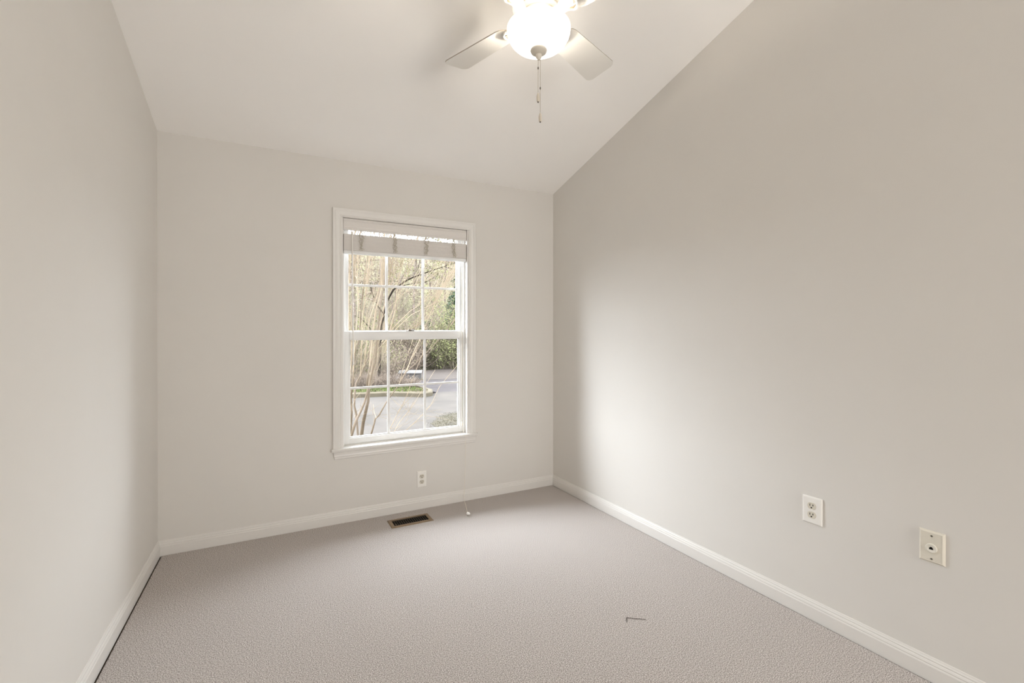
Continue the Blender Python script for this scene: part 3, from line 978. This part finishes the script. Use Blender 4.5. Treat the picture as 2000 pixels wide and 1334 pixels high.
for k in range(330):
    pts = random.choice(POOL[:7] + POOL[11:])
    i = random.randrange(1 + len(pts) // 3, len(pts) - 1)
    q = pts[i].lerp(pts[i + 1], random.random())
    d = (pts[i + 1] - pts[i]).normalized()
    d = (d * .8 + Vector((random.uniform(-.16, .40), random.uniform(-.12, .28), .55))).normalized()
    L = random.uniform(.35, 1.3)
    tw = wander(q, d, L, 6, .07, .02)
    r = random.uniform(.0011, .0030)
    mb.tube([p - OFF for p in tw], [r * (1 - .6 * j / 6) for j in range(7)], 4, False)
    if random.random() < .6:
        tw2 = wander(tw[3], (d + rnd_unit() * .55).normalized(), L * .5, 4, .1, .02)
        mb.tube([p - OFF for p in tw2], [r * .6 * (1 - .5 * j / 4) for j in range(5)], 4, False)
for k in range(46):
    pts = random.choice(POOL[:4] + POOL[5:6] + POOL[8:11])
    i = random.randrange(1, max(2, len(pts) // 2))
    q = pts[i].lerp(pts[i + 1], random.random())
    d = Vector((random.uniform(-.6, .9), random.uniform(-.5, .5), random.uniform(-.1, .8)))
    L = random.uniform(.12, .45)
    tw = wander(q, d, L, 5, .22, .03)
    mb.tube([p - OFF for p in tw], [.0016, .0014, .0012, .0010, .0008, .0006], 4, False)
    t2 = wander(tw[2], d + rnd_unit() * .9, L * .5, 3, .25, .02)
    mb.tube([p - OFF for p in t2], [.0010, .0009, .0007, .0005], 4, False)
o = mb.build('shoots', M_SHOOT, sh_, 60)
o['kind'] = 'stuff'

# --- planted island: low dry brush, grass strip
random.seed(8)
mb = MB()
for k in range(2600):
    x = random.uniform(-2, 4.1)
    y = random.uniform(13.3 if x > 3.3 else 13.75, 14.9)
    if x > 3.75 and y < 13.15:
        continue
    hgt = random.uniform(.03, .09)
    a = random.uniform(0, 2 * PI)
    c = Vector((x, y, ZG + .10 + hgt * .5))
    mb.leaf(c, (random.uniform(-.02, .02), random.uniform(-.02, .02), hgt * .6), (.012 * math.cos(a), .012 * math.sin(a), 0))
tag(mb.build('grass', M_GRASS), 'strip of green grass behind the curved curb', 'grass', None, 'stuff')
random.seed(9)
mb = MB()
for k in range(7000):
    x = random.uniform(2.6, 6.5)
    y = random.uniform(6.0, 9.7)
    hgt = random.uniform(.012, .03)
    a = random.uniform(0, 2 * PI)
    if x < 2.45 + max(0, y - 8.2) * .55 + random.uniform(0, .9) ** 2:
        continue
    mb.leaf((x, y, ZG + .006 + hgt * .4), (random.uniform(-.02, .02), random.uniform(-.02, .02), hgt * .5), (.006 * math.cos(a), .006 * math.sin(a), 0))
tag(mb.build('lawn_edge', M_DRYG), 'pale dry grass at the near edge of the driveway', 'grass', None, 'stuff')

def brush(name, label, group, x, y, z, rad, hgt, n_, wood, leaf, per, size, seed, cat='bush'):
    random.seed(seed)
    root = empty(name, (x, y, z))
    tag(root, label, cat, group)
    mb_ = MB()
    tips = []
    for _ in range(n_):
        a, rr_ = random.uniform(0, 2 * PI), rad * .35 * math.sqrt(random.random())
        p = Vector((rr_ * math.cos(a), rr_ * math.sin(a), -.1))
        d = Vector((math.cos(a) * random.uniform(0, rad), math.sin(a) * random.uniform(0, rad), hgt)).normalized()
        L = hgt * random.uniform(.6, 1.15)
        pts = wander(p, d, L, 5, .22, -.04)
        r = random.uniform(.004, .010) * max(1, y / 18)
        mb_.tube(pts, [r * (1 - .6 * j / 5) for j in range(6)], 3, False)
        tips.append(pts)
        for _k in range(2):
            t2 = wander(pts[random.randint(1, 4)], (d + rnd_unit() * .8).normalized(), L * .5, 3, .25, 0)
            mb_.tube(t2, [r * .6 * (1 - .5 * j / 3) for j in range(4)], 3, False)
            tips.append(t2)
    mb_.build('stems', wood, root, 60)
    if per:
        mb_ = MB()
        leaves_on(mb_, tips, per, size)
        mb_.build('foliage', leaf, root)
    return root

for i, (x, y, r, h_) in enumerate(((2.2, 15.3, .7, .6), (2.9, 15.2, .7, .62), (3.5, 15.0, .6, .55), (3.95, 14.7, .45, .45), (1.4, 15.6, .8, .8), (.6, 15.7, .8, .9))):
    brush('dry_brush', 'low tangle of dry brush along the grass strip by the curb', 'dry brush on the planted island', x, y, ZG + .10, r, h_, 130, M_WOOD1, M_LEAF2, 1, .028, 300 + i)
for i, (x, y, r, h_) in enumerate(((1.6, 18.0, 1.2, 2.2), (2.9, 18.6, 1.2, 1.9), (4.0, 19.0, 1.0, 1.3), (5.0, 22.5, 1.2, 1.6), (6.4, 24.0, 1.3, 1.6), (.3, 18.5, 1.3, 2.4))):
    brush('bush', 'brown leafless bush at the edge of the woods behind the island', 'bushes behind the island', x, y, ZG - .06, r, h_, 120, M_WOOD1, (M_LEAF2, M_LEAF1)[i % 2], 4, .045, 330 + i)

bx = empty('utility_box', (5.15, 18.9, ZG))
tag(bx, 'low pale grey utility box beyond the grass strip and brush', 'utility box')
bx.rotation_euler = (0, 0, -.35)
mb = MB()
mb.hexa([(-.45, -.3, 0), (.45, -.3, 0), (.45, .3, 0), (-.45, .3, 0), (-.45, -.3, .26), (.45, -.3, .26), (.45, .3, .34), (-.45, .3, .34)])
mb.build('cabinet', M_UTIL, bx)
mb = MB()
mb.hexa([(-.49, -.34, .255), (.49, -.34, .255), (.49, .34, .345), (-.49, .34, .345), (-.49, -.34, .28), (.49, -.34, .28), (.49, .34, .37), (-.49, .34, .37)])
mb.build('lid', M_UTIL, bx)
mb = MB()
mb.box((-.55, -.4, -.06), (.55, .4, .02))
mb.build('pad', M_CURB, bx)

# --- the woods
random.seed(77)
spots = []
for k in range(14):
    y = 26.5 + (k % 5) * 3.2 + random.uniform(-.6, .6)
    x = y * (.10 + .33 * ((k * 0.381966) % 1)) + random.uniform(-.4, .4)
    spots.append((x, y))
for k in range(3):
    y = 27.5 + random.uniform(0, 10)
    x = random.choice((y * random.uniform(-.18, .08), y * random.uniform(.44, .62)))
    spots.append((x, y))
for i, (x, y) in enumerate(spots):
    pale = i % 3 != 0
    tree('woodland_tree', 'tree',
         'slender tan-barked tree with thin olive spring buds on the wooded slope' if pale else 'grey-brown tree with sparse tan leaves on the wooded slope',
         'budding trees on the slope' if pale else 'tan-leaved trees on the slope',
         x, y, hill_z(y), random.uniform(9.5, 12.0), random.uniform(.06, .10), M_WOOD1, M_LEAF1 if pale else M_LEAF2, 12, .085, 900 + i, (5, 7), .85)
for i in range(11):
    random.seed(600 + i)
    y = 25.6 + (i % 2) * 2.0 + random.uniform(-.3, .3)
    x = 2.4 + i * 1.05 + random.uniform(-.3, .3)
    brush('woodland_bush', 'tangled woodland bush with olive-tan twigs at the foot of the slope', 'woodland bushes along the road', x, y, hill_z(y), 1.5, random.uniform(1.8, 3.2), 110, M_WOOD1, (M_LEAF1, M_LEAF2, M_LEAF1)[i % 3], 11, .065, 640 + i)

random.seed(31)
mb = MB()
for k in range(5200):
    y = 25.5 + 34 * random.random() ** 1.3
    x = y * random.uniform(-.05, .55)
    p = Vector((x, y, hill_z(y) - .05))
    d = Vector((random.uniform(-.6, .6), random.uniform(-.4, .4), 1))
    L = random.uniform(.5, 2.2)
    pts = wander(p, d, L, 4, .28, -.03)
    r = random.uniform(.006, .014) * y / 26
    mb.tube(pts, [r, r * .8, r * .6, r * .45, r * .3], 3, False)
    for q in range(2):
        t2 = wander(pts[random.randint(1, 3)], rnd_unit() + Vector((0, 0, .5)), L * .45, 3, .3, 0)
        mb.tube(t2, [r * .6, r * .5, r * .35, r * .25], 3, False)
tag(mb.build('undergrowth', M_WOOD1, None, 60), 'dense tan undergrowth of bare twigs covering the slope', 'undergrowth', None, 'stuff')

def conifer(x, y, z, h, r, label, group, seed):
    random.seed(seed)
    root = empty('evergreen_tree', (x, y, z))
    tag(root, label, 'tree', group)
    mb_ = MB()
    mb_.tube([(0, 0, -.2), (0.02, 0, h * .5), (0, 0, h)], [.11, .07, .012], 8)
    nd = MB()
    for k in range(110):
        t = k / 110
        zz = h * (.12 + .86 * t)
        a = k * 2.4
        L = r * (1 - t) ** .8 * random.uniform(.75, 1.1) + .12
        p = Vector((0, 0, zz))
        pts = [p, p + Vector((math.cos(a) * L * .5, math.sin(a) * L * .5, L * .10)), p + Vector((math.cos(a) * L, math.sin(a) * L, -L * .12))]
        mb_.tube(pts, [.016, .010, .004], 4, False)
        for _ in range(26):
            s = random.random()
            q = pts[0].lerp(pts[1], s * 2) if s < .5 else pts[1].lerp(pts[2], s * 2 - 1)
            d = (Vector((math.cos(a), math.sin(a), -.1)) + rnd_unit() * .9).normalized() * .11
            nd.leaf(q + rnd_unit() * .09, d, d.cross(rnd_unit()).normalized() * .03)
    mb_.build('trunk', M_WOOD2, root, 60)
    nd.build('needles', M_PINE, root)
conifer(10.3, 27.5, hill_z(27.5), 4.6, 1.3, 'blue-green evergreen behind the bright green bush at the window edge', None, 41)
conifer(12.1, 30.5, hill_z(30.5), 6.8, 1.6, 'tallest blue-green evergreen standing farther up the slope', None, 42)
conifer(9.0, 29.0, hill_z(29.0), 2.2, 1.1, 'short blue-green evergreen among the olive brush', None, 43)
brush('green_bush', 'bright yellow-green leafy bush at the right edge of the view outside', None, 9.55, 24.9, ZG - .06, 1.4, 4.0, 150, M_WOOD1, M_LEAF3, 20, .062, 51)
brush('green_bush', 'low yellow-green leafy bush beside the road under the taller green bush', None, 8.7, 25.2, ZG - .06, 1.1, 2.0, 110, M_WOOD1, M_LEAF3, 12, .055, 52)

# dark-limbed flowering tree standing on the island
random.seed(15)
ft = empty('flowering_tree', (2.55, 16.2, ZG + .1))
tag(ft, 'dark-limbed tree with a few pale pink blossoms on the island', 'tree')
OF = Vector((2.55, 16.2, ZG + .1))
mb = MB()
limbs = [(16.2, [(738, 775), (742, 700), (745, 640), (752, 596), (768, 566), (790, 550), (806, 542), (822, 536), (845, 528), (866, 521), (880, 516), (897, 512)], .055, .008),
         (16.5, [(866, 521), (874, 522), (884, 525), (900, 528)], .012, .006),
         (16.4, [(748, 612), (738, 598), (728, 575), (722, 553)], .03, .008),
         (16.6, [(768, 566), (790, 557), (812, 553), (832, 551), (850, 540)], .02, .006),
         (16.0, [(743, 680), (722, 640), (705, 622), (690, 615)], .025, .007),
         (16.3, [(816, 540), (817, 525), (820, 508)], .012, .006),
         (16.3, [(850, 545), (858, 530), (866, 521)], .008, .006)]
tips = []
for Y, pp, r0, r1 in limbs:
    pts = [at(px, py, Y + .05 * i) - OF for i, (px, py) in enumerate(pp)]
    if Y == 16.2:
        pts.insert(0, Vector((0, 0, -.1)))
    n_ = len(pts)
    mb.tube(pts, [r0 + (r1 - r0) * i / (n_ - 1) for i in range(n_)], 6, False)
    for i in range(2, n_):
        if random.random() < .8:
            tw = wander(pts[i], rnd_unit() + Vector((.2, 0, .3)), random.uniform(.3, .8), 4, .2)
            mb.tube(tw, [.006, .005, .004, .003, .002], 3, False)
            tips.append(tw)
mb.build('branches', M_WOOD2, ft, 60)
mb = MB()
leaves_on(mb, tips, 7, .05)
mb.build('blossoms', M_BLOS, ft)
